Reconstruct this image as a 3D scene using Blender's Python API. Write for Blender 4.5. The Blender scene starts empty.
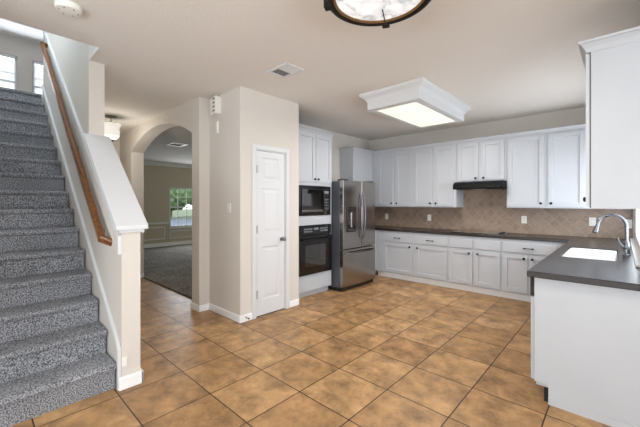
import bpy, bmesh, math, random
from mathutils import Vector, Matrix
random.seed(7)
PI = math.pi
sc = bpy.context.scene
C = sc.collection

# ------------------------------------------------------------------ camera
cam = bpy.data.cameras.new('camera'); cam_o = bpy.data.objects.new('camera', cam); C.objects.link(cam_o)
cam.sensor_width = 36.0; cam.lens = 36.0 * 325.1 / 640.0
cam.shift_y = -10.5 / 640.0
cam.clip_start = 0.02
cam_o.location = (0, 0, 1.39); cam_o.rotation_euler = (PI / 2, 0, math.radians(42.889))
sc.camera = cam_o

# ------------------------------------------------------------------ world, lights, exposure
w = bpy.data.worlds.new('sky'); sc.world = w; w.use_nodes = True
bg = w.node_tree.nodes['Background']
bg.inputs[0].default_value = (0.88, 0.94, 1.0, 1); bg.inputs[1].default_value = 4.2
sc.view_settings.view_transform = 'Standard'; sc.view_settings.look = 'None'
sc.view_settings.gamma = 1.0; sc.view_settings.use_curve_mapping = False
sc.view_settings.exposure = 0.0


def area(name, loc, rot, sx, sy, power, col, spread=180):
    l = bpy.data.lights.new(name, 'AREA'); l.shape = 'RECTANGLE'; l.size = sx; l.size_y = sy
    l.energy = power; l.color = col; l.spread = math.radians(spread)
    o = bpy.data.objects.new(name, l); C.objects.link(o); o.location = loc; o.rotation_euler = rot
    return o


DAY = (0.84, 0.92, 1.0)
WARM = (1.0, 0.93, 0.82)
# daylight through the big windows behind the camera (wall at Y=-3.2) and on the right (X=2.6)
area('daylight_rear', (0.0, -3.12, 1.45), (PI / 2, 0, PI), 4.2, 2.1, 14, DAY)
area('daylight_right', (2.52, -0.6, 1.45), (PI / 2, 0, PI / 2), 3.6, 2.1, 15, DAY)
# unseen fill lamps tilted up near these windows, added to brighten the ceiling
area('ceiling_fill_rear', (0.0, -3.05, 0.75), (PI / 2 + 1.0, 0, 0 + 0.0), 4.2, 0.8, 124, (0.84, 0.93, 1.0))
area('ceiling_fill_right', (2.45, -0.6, 0.75), (PI / 2 + 1.0, 0, PI / 2), 3.6, 0.8, 74, (0.84, 0.93, 1.0))
# daylight through the window over the sink
area('daylight_sink', (0.10, 4.75, 1.5), (PI / 2, 0, PI / 2), 1.5, 1.0, 22, DAY)
# daylight in the front room and at the top of the stairs
area('daylight_front_room', (-10.5, 4.95, 1.3), (PI / 2, 0, -PI / 2), 1.2, 1.4, 50, DAY)
area('daylight_front_room_side', (-8.0, 6.85, 1.4), (PI / 2, 0, 0), 2.4, 1.5, 45, DAY)
area('daylight_stair', (-10.8, 0.9, 4.4), (PI / 2, 0, -PI / 2), 1.8, 1.3, 46, (0.82, 0.90, 1.0))
# unseen fill lamp high over the flight, added to brighten the upper stairwell
area('stair_fill_top', (-5.0, 0.1, 5.3), (0, 0, 0), 0.6, 0.5, 16, (0.85, 0.92, 1.0))
# unseen fill lamp at the left stairwell wall, added to lighten the stair wall
area('stair_fill_side', (-4.9, -0.34, 4.2), (PI / 2 + 0.2, 0, PI), 1.8, 0.9, 105, (0.62, 0.80, 1.0))
# fluorescent box, round light, pendant
area('fluorescent_tubes', (-1.98, 4.05, 2.53), (0, 0, 0), 0.45, 1.15, 32, (1.0, 0.97, 0.94))
area('round_light_bulbs', (-0.955, 1.50, 2.46), (0, 0, 0), 0.45, 0.45, 16, WARM)


# ------------------------------------------------------------------ materials
def lin(c):
    return tuple((x / 255 / 12.92) if x / 255 <= 0.04045 else ((x / 255 + 0.055) / 1.055) ** 2.4 for x in c) + (1,)


def mat(name, rgb, rough=0.5, metal=0.0, spec=0.5, noise=0.0, nscale=20, bump=0.0, bscale=100, emit=None, estr=0, coat=0):
    m = bpy.data.materials.new(name); m.use_nodes = True
    nt = m.node_tree; b = nt.nodes['Principled BSDF']
    b.inputs['Base Color'].default_value = lin(rgb); b.inputs['Roughness'].default_value = rough
    b.inputs['Metallic'].default_value = metal; b.inputs['Specular IOR Level'].default_value = spec
    b.inputs['Coat Weight'].default_value = coat
    tc = nt.nodes.new('ShaderNodeTexCoord')
    if noise:
        n = nt.nodes.new('ShaderNodeTexNoise'); n.inputs['Scale'].default_value = nscale; n.inputs['Detail'].default_value = 4
        nt.links.new(tc.outputs['Object'], n.inputs['Vector'])
        r = nt.nodes.new('ShaderNodeValToRGB')
        r.color_ramp.elements[0].position = 0.3; r.color_ramp.elements[1].position = 0.7
        r.color_ramp.elements[0].color = lin([max(0, x * (1 - noise)) for x in rgb])
        r.color_ramp.elements[1].color = lin([min(255, x * (1 + noise)) for x in rgb])
        nt.links.new(n.outputs['Fac'], r.inputs['Fac']); nt.links.new(r.outputs['Color'], b.inputs['Base Color'])
    if bump:
        n2 = nt.nodes.new('ShaderNodeTexNoise'); n2.inputs['Scale'].default_value = bscale; n2.inputs['Detail'].default_value = 3
        nt.links.new(tc.outputs['Object'], n2.inputs['Vector'])
        bp = nt.nodes.new('ShaderNodeBump'); bp.inputs['Strength'].default_value = bump; bp.inputs['Distance'].default_value = 0.01
        nt.links.new(n2.outputs['Fac'], bp.inputs['Height']); nt.links.new(bp.outputs['Normal'], b.inputs['Normal'])
    if emit:
        b.inputs['Emission Color'].default_value = lin(emit); b.inputs['Emission Strength'].default_value = estr
    return m


M_wall = mat('beige_wall_paint', (214, 208, 200), 0.75, spec=0.25, bump=0.25, bscale=45)
M_ceil = mat('ceiling_paint', (230, 225, 219), 0.85, spec=0.2, bump=0.3, bscale=60)
M_ceil_dim = mat('ceiling_paint_dimmed', (182, 177, 172), 0.85, spec=0.2, bump=0.3, bscale=60)  # same ceiling paint, darkened: the front room's dim light put into the colour
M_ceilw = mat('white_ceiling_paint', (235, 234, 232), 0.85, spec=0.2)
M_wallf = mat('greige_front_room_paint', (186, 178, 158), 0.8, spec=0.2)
M_trim = mat('white_trim_paint', (216, 217, 219), 0.4)
M_base = mat('white_baseboard_paint', (244, 244, 245), 0.4)
M_cab = mat('white_cabinet_paint', (188, 191, 196), 0.42, noise=0.01, nscale=3)
M_gap = mat('cabinet_gap', (90, 88, 86), 0.8)
M_inside = mat('cabinet_inside', (190, 186, 180), 0.7)
M_bronze = mat('dark_bronze', (20, 17, 16), 0.45, metal=0.1, spec=0.3)
M_counter = mat('grey_solid_counter', (47, 43, 42), 0.26, spec=0.45, noise=0.05, nscale=90)
M_steel = mat('stainless_steel', (160, 156, 152), 0.2, metal=1.0, noise=0.02, nscale=4)
M_steel_d = mat('dark_grey_steel_side', (96, 98, 104), 0.35, metal=0.5)
M_chrome = mat('brushed_chrome', (128, 129, 135), 0.22, metal=1.0)
M_black = mat('black_gloss', (14, 14, 15), 0.12, spec=0.6)
M_blackm = mat('black_satin', (22, 22, 24), 0.4)
M_glassd = mat('dark_oven_glass', (20, 19, 19), 0.04, spec=0.9, coat=1)
M_disp = mat('grey_display', (120, 125, 130), 0.3)
M_sink = mat('white_enamel', (243, 243, 243), 0.15)
M_plate = mat('white_plastic', (236, 234, 228), 0.4)
M_slot = mat('grey_slots', (120, 116, 110), 0.6)
M_bulb = mat('tube_glow', (255, 250, 238), 0.5, emit=(255, 244, 222), estr=0.72)
M_bulb2 = mat('shade_glow', (250, 250, 250), 0.4, emit=(255, 250, 240), estr=0.45)
M_blind = mat('white_blind_slats', (252, 252, 252), 0.6)
M_hinge = mat('nickel', (150, 148, 145), 0.3, metal=1)
M_nick = mat('satin_nickel', (190, 190, 188), 0.5, metal=0.3)
M_hood = mat('black_enamel', (10, 10, 11), 0.55, spec=0.15)
M_handle = mat('dark_brushed_steel', (120, 120, 124), 0.35, metal=1)
M_dark = mat('dark_recess', (30, 28, 27), 0.8)
M_trunk = mat('bark', (82, 66, 50), 0.9)
M_lawn = mat('lawn', (58, 72, 38), 0.9, noise=0.2, nscale=5)
M_road = mat('asphalt', (60, 69, 84), 0.8)


def translucent(m, amt):
    b = m.node_tree.nodes['Principled BSDF']; out = m.node_tree.nodes['Material Output']
    t = m.node_tree.nodes.new('ShaderNodeBsdfTranslucent'); t.inputs[0].default_value = b.inputs['Base Color'].default_value
    mx = m.node_tree.nodes.new('ShaderNodeMixShader'); mx.inputs[0].default_value = amt
    m.node_tree.links.new(b.outputs[0], mx.inputs[1]); m.node_tree.links.new(t.outputs[0], mx.inputs[2])
    m.node_tree.links.new(mx.outputs[0], out.inputs[0])


translucent(M_blind, 0.95)


def glass_mat():
    m = bpy.data.materials.new('window_glass'); m.use_nodes = True; nt = m.node_tree
    out = nt.nodes['Material Output']; nt.nodes.remove(nt.nodes['Principled BSDF'])
    t = nt.nodes.new('ShaderNodeBsdfTransparent'); g = nt.nodes.new('ShaderNodeBsdfGlossy'); g.inputs['Roughness'].default_value = 0.02
    fr = nt.nodes.new('ShaderNodeFresnel'); fr.inputs[0].default_value = 1.45
    mx = nt.nodes.new('ShaderNodeMixShader')
    nt.links.new(fr.outputs[0], mx.inputs[0]); nt.links.new(t.outputs[0], mx.inputs[1]); nt.links.new(g.outputs[0], mx.inputs[2])
    nt.links.new(mx.outputs[0], out.inputs[0]); return m


M_glass = glass_mat()


def brick_mat(name, bw, bh, mortar, loc, rot, c1, c2, cm, rough, mottling=(0.35, 3.0), axis='XY', bumpd=0.003, spec=0.5):
    m = bpy.data.materials.new(name); m.use_nodes = True; nt = m.node_tree; b = nt.nodes['Principled BSDF']
    b.inputs['Roughness'].default_value = rough; b.inputs['Specular IOR Level'].default_value = spec
    tc = nt.nodes.new('ShaderNodeTexCoord')
    src = tc.outputs['Object']
    if axis != 'XY':
        sep = nt.nodes.new('ShaderNodeSeparateXYZ'); com = nt.nodes.new('ShaderNodeCombineXYZ')
        nt.links.new(src, sep.inputs[0])
        nt.links.new(sep.outputs[axis[0]], com.inputs[0]); nt.links.new(sep.outputs[axis[1]], com.inputs[1])
        src = com.outputs[0]
    mp = nt.nodes.new('ShaderNodeMapping'); mp.vector_type = 'POINT'
    mp.inputs['Location'].default_value = loc; mp.inputs['Rotation'].default_value = (0, 0, rot)
    nt.links.new(src, mp.inputs['Vector'])
    br = nt.nodes.new('ShaderNodeTexBrick'); br.offset = 0; br.squash = 1
    br.inputs['Scale'].default_value = 1; br.inputs['Brick Width'].default_value = bw; br.inputs['Row Height'].default_value = bh
    br.inputs['Mortar Size'].default_value = mortar; br.inputs['Mortar Smooth'].default_value = 0.2
    br.inputs['Color1'].default_value = lin(c1); br.inputs['Color2'].default_value = lin(c2); br.inputs['Mortar'].default_value = lin(cm)
    nt.links.new(mp.outputs[0], br.inputs['Vector'])
    amt, ns = mottling
    n = nt.nodes.new('ShaderNodeTexNoise'); n.inputs['Scale'].default_value = ns; n.inputs['Detail'].default_value = 9; n.inputs['Roughness'].default_value = 0.68
    n.inputs['Distortion'].default_value = 0.15
    # shift the mottling from tile to tile
    wn = nt.nodes.new('ShaderNodeVectorMath'); wn.operation = 'MULTIPLY_ADD'
    nt.links.new(br.outputs['Color'], wn.inputs[0]); wn.inputs[1].default_value = (60, 60, 60)
    nt.links.new(mp.outputs[0], wn.inputs[2]); nt.links.new(wn.outputs[0], n.inputs['Vector'])
    rr = nt.nodes.new('ShaderNodeMapRange'); rr.inputs['From Min'].default_value = 0.32; rr.inputs['From Max'].default_value = 0.68
    rr.inputs['To Min'].default_value = 1 - amt; rr.inputs['To Max'].default_value = 1 + amt * 0.8
    nt.links.new(n.outputs['Fac'], rr.inputs['Value'])
    mul = nt.nodes.new('ShaderNodeVectorMath'); mul.operation = 'SCALE'
    nt.links.new(br.outputs['Color'], mul.inputs[0]); nt.links.new(rr.outputs[0], mul.inputs['Scale'])
    nt.links.new(mul.outputs[0], b.inputs['Base Color'])
    bp = nt.nodes.new('ShaderNodeBump'); bp.inputs['Strength'].default_value = 0.6; bp.inputs['Distance'].default_value = bumpd; bp.invert = True
    nt.links.new(br.outputs['Fac'], bp.inputs['Height']); nt.links.new(bp.outputs['Normal'], b.inputs['Normal'])
    return m


M_tile = brick_mat('brown_floor_tile', 0.458, 0.460, 0.0042, (1.74 + 0.458 * 30, -1.192 + 0.46 * 20, 0), 0,
                   (184, 146, 103), (160, 123, 83), (52, 40, 32), 0.42, (0.5, 5.5), spec=0.3)
M_splash = brick_mat('diagonal_backsplash_tile', 0.102, 0.102, 0.003, (20, 20, 0), PI / 4,
                     (156, 135, 118), (138, 117, 101), (164, 146, 130), 0.42, (0.2, 22), 'XZ', 0.002)


def carpet_mat(name, c1, c2, scale, stripe=0.0):
    m = bpy.data.materials.new(name); m.use_nodes = True; nt = m.node_tree; b = nt.nodes['Principled BSDF']
    b.inputs['Roughness'].default_value = 0.95; b.inputs['Specular IOR Level'].default_value = 0.1
    tc = nt.nodes.new('ShaderNodeTexCoord')
    n = nt.nodes.new('ShaderNodeTexNoise'); n.inputs['Scale'].default_value = scale; n.inputs['Detail'].default_value = 2
    nt.links.new(tc.outputs['Object'], n.inputs['Vector'])
    v = nt.nodes.new('ShaderNodeTexNoise'); v.inputs['Scale'].default_value = 2.5; v.inputs['Detail'].default_value = 3
    nt.links.new(tc.outputs['Object'], v.inputs['Vector'])
    r = nt.nodes.new('ShaderNodeValToRGB'); r.color_ramp.elements[0].position = 0.36; r.color_ramp.elements[1].position = 0.64
    r.color_ramp.elements[0].color = lin(c1); r.color_ramp.elements[1].color = lin(c2)
    nt.links.new(n.outputs['Fac'], r.inputs['Fac'])
    mr = nt.nodes.new('ShaderNodeMapRange'); mr.inputs['From Min'].default_value = 0.3; mr.inputs['From Max'].default_value = 0.7
    mr.inputs['To Min'].default_value = 1 - stripe; mr.inputs['To Max'].default_value = 1 + stripe
    nt.links.new(v.outputs['Fac'], mr.inputs['Value'])
    s = nt.nodes.new('ShaderNodeVectorMath'); s.operation = 'SCALE'
    nt.links.new(r.outputs['Color'], s.inputs[0]); nt.links.new(mr.outputs[0], s.inputs['Scale'])
    nt.links.new(s.outputs[0], b.inputs['Base Color'])
    bp = nt.nodes.new('ShaderNodeBump'); bp.inputs['Strength'].default_value = 0.8; bp.inputs['Distance'].default_value = 0.012
    nt.links.new(n.outputs['Fac'], bp.inputs['Height']); nt.links.new(bp.outputs['Normal'], b.inputs['Normal'])
    return m


M_stair = carpet_mat('grey_stair_carpet', (74, 75, 79), (182, 183, 188), 125, 0.14)
M_carpet = carpet_mat('greige_room_carpet', (98, 94, 90), (150, 145, 138), 40, 0.14)


def wood_mat(name, c1, c2):
    m = bpy.data.materials.new(name); m.use_nodes = True; nt = m.node_tree; b = nt.nodes['Principled BSDF']
    b.inputs['Roughness'].default_value = 0.32
    tc = nt.nodes.new('ShaderNodeTexCoord'); mp = nt.nodes.new('ShaderNodeMapping')
    mp.inputs['Rotation'].default_value = (0, math.atan(0.775), 0); mp.inputs['Scale'].default_value = (3, 60, 60)
    nt.links.new(tc.outputs['Object'], mp.inputs['Vector'])
    n = nt.nodes.new('ShaderNodeTexNoise'); n.inputs['Scale'].default_value = 1.0; n.inputs['Detail'].default_value = 4
    nt.links.new(mp.outputs[0], n.inputs['Vector'])
    r = nt.nodes.new('ShaderNodeValToRGB'); r.color_ramp.elements[0].position = 0.3; r.color_ramp.elements[1].position = 0.7
    r.color_ramp.elements[0].color = lin(c1); r.color_ramp.elements[1].color = lin(c2)
    nt.links.new(n.outputs['Fac'], r.inputs['Fac']); nt.links.new(r.outputs['Color'], b.inputs['Base Color'])
    return m


M_wood = wood_mat('stained_handrail_wood', (84, 50, 24), (138, 88, 44))


def marble_glass():
    m = mat('alabaster_glass', (235, 235, 238), 0.25, emit=(235, 238, 246), estr=0.55)
    nt = m.node_tree; b = nt.nodes['Principled BSDF']
    tc = nt.nodes.new('ShaderNodeTexCoord'); n = nt.nodes.new('ShaderNodeTexNoise')
    n.inputs['Scale'].default_value = 13; n.inputs['Detail'].default_value = 7; n.inputs['Distortion'].default_value = 1.2
    nt.links.new(tc.outputs['Object'], n.inputs['Vector'])
    r = nt.nodes.new('ShaderNodeValToRGB'); r.color_ramp.elements[0].position = 0.35; r.color_ramp.elements[1].position = 0.62
    r.color_ramp.elements[0].color = lin((186, 190, 194)); r.color_ramp.elements[1].color = lin((245, 245, 248))
    nt.links.new(n.outputs['Fac'], r.inputs['Fac'])
    nt.links.new(r.outputs['Color'], b.inputs['Base Color']); nt.links.new(r.outputs['Color'], b.inputs['Emission Color'])
    return m


M_alab = marble_glass()


def leaf_mat():
    m = mat('leaves', (66, 86, 48), 0.6, noise=0.35, nscale=6, bump=1.0, bscale=12); return m


M_leaf = leaf_mat()


# ------------------------------------------------------------------ mesh helpers
class MB:
    def __init__(s):
        s.bm = bmesh.new()

    def box(s, x0, x1, y0, y1, z0, z1):
        x0, x1 = min(x0, x1), max(x0, x1); y0, y1 = min(y0, y1), max(y0, y1); z0, z1 = min(z0, z1), max(z0, z1)
        v = [s.bm.verts.new(p) for p in ((x0, y0, z0), (x1, y0, z0), (x1, y1, z0), (x0, y1, z0), (x0, y0, z1), (x1, y0, z1), (x1, y1, z1), (x0, y1, z1))]
        for f in ((0, 3, 2, 1), (4, 5, 6, 7), (0, 1, 5, 4), (1, 2, 6, 5), (2, 3, 7, 6), (3, 0, 4, 7)):
            s.bm.faces.new([v[i] for i in f])
        return s

    def prism(s, pts, axis, a0, a1):
        """outline pts (2D) extruded along axis from a0 to a1; axis 'x': pts=(y,z), 'y': (x,z), 'z': (x,y)"""
        def P(p, a):
            return {'x': (a, p[0], p[1]), 'y': (p[0], a, p[1]), 'z': (p[0], p[1], a)}[axis]
        A = [s.bm.verts.new(P(p, a0)) for p in pts]; B = [s.bm.verts.new(P(p, a1)) for p in pts]
        n = len(pts)
        s.bm.faces.new(A); s.bm.faces.new(B[::-1])
        for i in range(n):
            s.bm.faces.new((A[i], B[i], B[(i + 1) % n], A[(i + 1) % n]))
        return s

    def rings(s, rings, closed_ends=True):
        R = [[s.bm.verts.new(p) for p in r] for r in rings]
        for a, b in zip(R, R[1:]):
            n = len(a)
            for i in range(n):
                s.bm.faces.new((a[i], a[(i + 1) % n], b[(i + 1) % n], b[i]))
        if closed_ends:
            s.bm.faces.new(R[0][::-1]); s.bm.faces.new(R[-1])
        return s

    def lathe(s, prof, cx=0, cy=0, cz=0, seg=32, caps=True, axis='z'):
        rr = []
        for r, z in prof:
            r = max(r, 1e-4)
            if axis == 'z':
                rr.append([(cx + r * math.cos(2 * PI * k / seg), cy + r * math.sin(2 * PI * k / seg), cz + z) for k in range(seg)])
            elif axis == 'y':
                rr.append([(cx + r * math.cos(2 * PI * k / seg), cy + z, cz + r * math.sin(2 * PI * k / seg)) for k in range(seg)])
            else:
                rr.append([(cx + z, cy + r * math.cos(2 * PI * k / seg), cz + r * math.sin(2 * PI * k / seg)) for k in range(seg)])
        return s.rings(rr, caps)

    def tube(s, pts, rad, seg=12):
        pts = [Vector(p) for p in pts]
        rads = rad if isinstance(rad, (list, tuple)) else [rad] * len(pts)
        rr = []; up = None
        for i, p in enumerate(pts):
            a = pts[max(0, i - 1)]; b = pts[min(len(pts) - 1, i + 1)]
            t = (b - a).normalized()
            if up is None:
                up = Vector((0, 0, 1)) if abs(t.z) < 0.9 else Vector((1, 0, 0))
            u = (up - t * up.dot(t)).normalized(); up = u; v = t.cross(u)
            rr.append([tuple(p + (u * math.cos(2 * PI * k / seg) + v * math.sin(2 * PI * k / seg)) * rads[i]) for k in range(seg)])
        return s.rings(rr)

    def build(s, name, m, parent=None, bevel=0, smooth=False, kind=None, label=None, seg=2):
        bmesh.ops.recalc_face_normals(s.bm, faces=s.bm.faces[:])
        me = bpy.data.meshes.new(name); s.bm.to_mesh(me); s.bm.free()
        me.materials.append(m)
        o = bpy.data.objects.new(name, me); C.objects.link(o)
        if parent is not None:
            o.parent = parent
        if smooth:
            for p in me.polygons: p.use_smooth = True
            md = o.modifiers.new('e', 'EDGE_SPLIT'); md.split_angle = math.radians(40)
        if bevel:
            md = o.modifiers.new('b', 'BEVEL'); md.width = bevel; md.segments = seg; md.limit_method = 'ANGLE'; md.angle_limit = math.radians(35)
        if kind: o['kind'] = kind
        if label: o['label'] = label
        return o


def bx(name, m, dims, parent=None, **k):
    return MB().box(*dims).build(name, m, parent, **k)


def thing(name, label, cat, loc=(0, 0, 0), rz=0, group=None, kind=None):
    o = bpy.data.objects.new(name, None); C.objects.link(o)
    o.location = loc; o.rotation_euler = (0, 0, rz); o.empty_display_size = 0.1
    if kind:
        o['kind'] = kind
    else:
        o['label'] = label; o['category'] = cat
    if group: o['group'] = group
    return o


def tag(o, label, cat, group=None):
    o['label'] = label; o['category'] = cat
    if group: o['group'] = group
    return o


def S(name, m, *boxes, **k):
    b = MB()
    for q in boxes: b.box(*q)
    return b.build(name, m, kind='structure', **k)


# ------------------------------------------------------------------ dimensions
H = 2.745            # kitchen ceiling
XL = -4.03           # kitchen left wall (behind fridge)
YB = 5.90            # kitchen back wall
XR = 0.105            # kitchen right wall
XP = -3.24           # pantry door wall
YP = 2.13            # pantry side wall
YW = 0.768            # stair side of stair wall
YW2 = 0.897
T = 0.12
# ------------------------------------------------------------------ floor, ceiling
S('floor', M_tile, (-11.2, 3.0, -3.5, 2.2, -0.1, 0), (-4.1, 3.0, 2.2, 2.84, -0.1, 0), (-4.1, 0.22, 2.84, 6.02, -0.1, 0))
S('floor_front_room', M_carpet, (-11.2, -4.1, 2.2, 7.2, -0.1, 0.012))
# ceiling slab with the stair opening (X<-3.34, Y<0.78)
S('ceiling', M_ceil, (-3.34, 3.0, -3.5, 2.84, H, 3.04), (-3.34, 0.22, 2.84, 6.02, H, 3.04), (-11.2, -3.34, YW2, 7.2, H, 3.04), (-3.711, -3.34, YW, YW2, H, 3.04))
S('ceiling_upper', M_ceilw, (-11.2, -3.2, -0.6, 3.2, 5.5, 5.6))
S('floor_upper', M_stair, (-11.2, -6.53, YW2 - 0.02, 3.1, 3.04, 3.05))
# ------------------------------------------------------------------ walls
S('wall_back', M_wall, (XL - T, XR + T, YB, YB + T, 0, H))
S('wall_left', M_wall, (XL - T, XL, 2.9, YB, 0, H))
S('wall_pantry_side', M_wall, (-3.99, XP - 0.001, YP, YP + 0.1, 0, H))
# pantry door wall with the door opening 2.345..2.825
S('wall_pantry', M_wall, (XP - 0.1, XP, YP + 0.0005, 2.345, 0, H), (XP - 0.1, XP, 2.825, 3.06, 0, H), (XP - 0.1, XP, 2.345, 2.825, 2.045, H))
S('wall_pantry_return', M_wall, (XL, XP - 0.0995, 2.96, 3.0595, 0, H))
# right wall with the window over the sink (Y 4.0..5.5, z 1.0..2.05)
S('wall_right', M_wall, (XR, XR + T, 2.72, 3.36, 0, H), (XR, XR + T, 5.86, YB, 0, H), (XR, XR + T, 3.36, 5.86, 0, 0.93), (XR, XR + T, 3.36, 5.86, 2.05, H))
S('wall_breakfast', M_wall, (XR + T, 2.7, 2.72, 2.84, 0, H))
# rear of the room, behind the camera: windows 4.2 m and 3.6 m wide
S('wall_rear', M_wall, (-2.9, -2.1, -3.32, -3.2, 0, H), (2.1, 2.7, -3.32, -3.2, 0, H), (-2.1, 2.1, -3.32, -3.2, 0, 0.4), (-2.1, 2.1, -3.32, -3.2, 2.5, H))
S('wall_far_right', M_wall, (2.6, 2.72, -3.2, -2.4, 0, H), (2.6, 2.72, 1.2, 2.72, 0, H), (2.6, 2.72, -2.4, 1.2, 0, 0.4), (2.6, 2.72, -2.4, 1.2, 2.5, H))
S('wall_behind_stairs', M_wall, (-2.9, -2.79, -3.2, -0.481, 0, H))
S('wall_stair_left', M_wall, (-11.0, -2.79, -0.48, -0.36, 0, 5.5))
S('wall_stair_header', M_wall, (-3.34, -3.22, -0.36, YW2, 3.04, 5.5))
# stair wall: sloped knee wall, full wall from X=-3.71, two storeys high above the opening
SL = 0.81
capz = lambda x: 1.265 + SL * (-2.76 - x)
b = MB(); b.prism([(-2.73, 0), (-2.73, capz(-2.73) - 0.02), (-3.712, capz(-3.712) - 0.02), (-3.712, H - 0.001), (-3.712, 3.041), (-3.341, 3.041), (-3.341, 5.5), (-6.53, 5.5), (-6.53, 0)], 'y', YW, YW2)
b.build('wall_stair', M_wall, kind='structure')
# the part of the wall over the open knee wall is only the edge of the ceiling slab
S('wall_stair_lower', M_wall, (-11.0, -6.53, YW, YW2, 0, 3.04))
S('wall_upper_right', M_wall, (-11.0, -6.53, 3.0, 3.1, 3.05, 5.5), (-6.53, -6.43, YW2, 3.1, 3.05, 5.5))
# arch wall
x0, xa, xb, x1 = -3.95, -4.15, -6.52, -7.18
pts = [(x0, 0), (xa, 0), (xa, 2.30)]
cxm = (xa + xb) / 2; hw = (xa - xb) / 2; rise = 0.285
Rr = (hw * hw + rise * rise) / (2 * rise); zc = 2.315 + rise - Rr; amax = math.asin(hw / Rr)
for k in range(0, 33):
    a = amax * (1 - 2 * k / 32)
    pts.append((cxm + Rr * math.sin(a), zc + Rr * math.cos(a)))
pts += [(xb, 0), (x1, 0), (x1, H), (x0, H)]
YA = 1.99; YA2 = 2.20
MB().prism(pts, 'y', YA, YA2).build('wall_arch', M_wall, kind='structure')
# foyer end wall with its own arched opening
fx = -7.18
p2 = [(0.90, 0), (0.90, H), (1.99, H), (1.99, 0), (1.96, 0), (1.96, 2.26)]
for k in range(1, 16):
    a = PI / 2 - PI * k / 16
    p2.append((1.56 + 0.40 * math.sin(a), 2.26 + 0.2 * math.cos(a)))
p2 += [(1.16, 2.26), (1.16, 0)]
MB().prism(p2, 'x', fx - 0.14, fx).build('wall_foyer', M_wall, kind='structure')
S('wall_hall_end', M_wall, (-9.4, -9.3, 0.92, 2.1, 0, H))
S('wall_hall_side', M_wall, (-11.0, fx, YA + 0.05, YA2, 0, H))
# front room shell, window Y 4.58..5.62, z .54..1.98
XF = -11.0
XG = -10.65
WY0, WY1 = 4.36, 5.52
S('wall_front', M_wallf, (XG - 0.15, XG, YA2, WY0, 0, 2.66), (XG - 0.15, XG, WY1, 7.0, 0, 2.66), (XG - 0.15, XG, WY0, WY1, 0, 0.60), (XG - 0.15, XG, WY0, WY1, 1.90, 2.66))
S('ceiling_front_room', M_ceil_dim, (XG - 0.1, -4.17, YA2 + 0.001, 6.999, 2.66, 2.74))
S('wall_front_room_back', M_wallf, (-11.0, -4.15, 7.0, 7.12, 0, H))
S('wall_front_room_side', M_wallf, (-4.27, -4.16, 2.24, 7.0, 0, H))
# upstairs window wall, windows at z 3.95..5.05
S('wall_upper_front', M_wall, (XF - 0.15, XF, -0.36, -0.10, 3.04, 5.5), (XF - 0.15, XF, 0.80, 1.08, 3.04, 5.5), (XF - 0.15, XF, 1.98, 3.0, 3.04, 5.5),
  (XF - 0.15, XF, -0.10, 0.80, 3.04, 3.75), (XF - 0.15, XF, -0.10, 0.80, 5.03, 5.5), (XF - 0.15, XF, 1.08, 1.98, 3.04, 3.75), (XF - 0.15, XF, 1.08, 1.98, 5.03, 5.5),
  (XF - 0.15, XF, -0.36, YW2, 0, 3.04))


# ------------------------------------------------------------------ windows
def window(idx, axis_x, y0, y1, z0, z1, out, rows, cols, inner):
    """window in a wall of constant X; inner = X of room side, out = outside direction"""
    root = thing('window_%d' % idx, '', '', (axis_x, (y0 + y1) / 2, z0), kind='structure')
    hw_ = (y1 - y0) / 2; hh = z1 - z0; f = 0.045
    b = MB()
    b.box(-0.03, 0.03, -hw_, -hw_ + f, 0, hh).box(-0.03, 0.03, hw_ - f, hw_, 0, hh).box(-0.03, 0.03, -hw_, hw_, 0, f).box(-0.03, 0.03, -hw_, hw_, hh - f, hh)
    b.box(-0.025, 0.025, -hw_, hw_, hh / 2 - 0.022, hh / 2 + 0.022)
    b.build('window_frame', M_trim, root)
    b = MB()
    for i in range(1, rows):
        if i * 2 != rows: b.box(-0.012, 0.012, -hw_ + f, hw_ - f, hh * i / rows - 0.009, hh * i / rows + 0.009)
    for i in range(1, cols):
        yy = -hw_ + 2 * hw_ * i / cols
        b.box(-0.011, 0.011, yy - 0.009, yy + 0.009, f, hh - f)
    b.build('muntins', M_trim, root)
    bx('glass', M_glass, (-0.004, 0.004, -hw_ + f, hw_ - f, f, hh - f), root)
    return root


def blind(label, x, y0, y1, z0, z1, tilt, group):
    root = thing('window_blind', label, 'blind', (x, (y0 + y1) / 2, z0), group=group)
    hw_ = (y1 - y0) / 2; hh = z1 - z0
    bx('headrail', M_trim, (-0.025, 0.025, -hw_, hw_, hh - 0.05, hh), root)
    b = MB(); n = int((hh - 0.06) / 0.042)
    for i in range(n):
        z = 0.01 + i * 0.042; dx = 0.018 * math.cos(tilt); dz = 0.018 * math.sin(tilt)
        b.prism([(-dx, z - dz), (dx, z + dz), (dx, z + dz + 0.003), (-dx, z - dz + 0.003)], 'y', -hw_, hw_)
    o = b.build('slats', M_blind, root)
    return root


window(1, XG - 0.05, WY0, WY1, 0.60, 1.90, -1, 4, 4, XF)
window(2, XF - 0.08, -0.10, 0.80, 3.75, 5.03, -1, 3, 2, XF)
window(3, XF - 0.08, 1.08, 1.98, 3.75, 5.03, -1, 3, 2, XF)
window(4, XR + 0.07, 3.36, 5.86, 0.93, 2.05, 1, 2, 4, XR)
blind('white slatted blind on the tall window at the far left above the stairs', XF - 0.025, -0.09, 0.79, 3.76, 5.02, 1.2, None)
blind('white slatted blind on the window behind the top end of the handrail', XF - 0.025, 1.09, 1.97, 3.76, 5.02, 1.2, None)
blind('white slatted blind in the window beside the sink faucet', XR + 0.028, 3.37, 5.85, 0.94, 2.04, 1.2, None)
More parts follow.
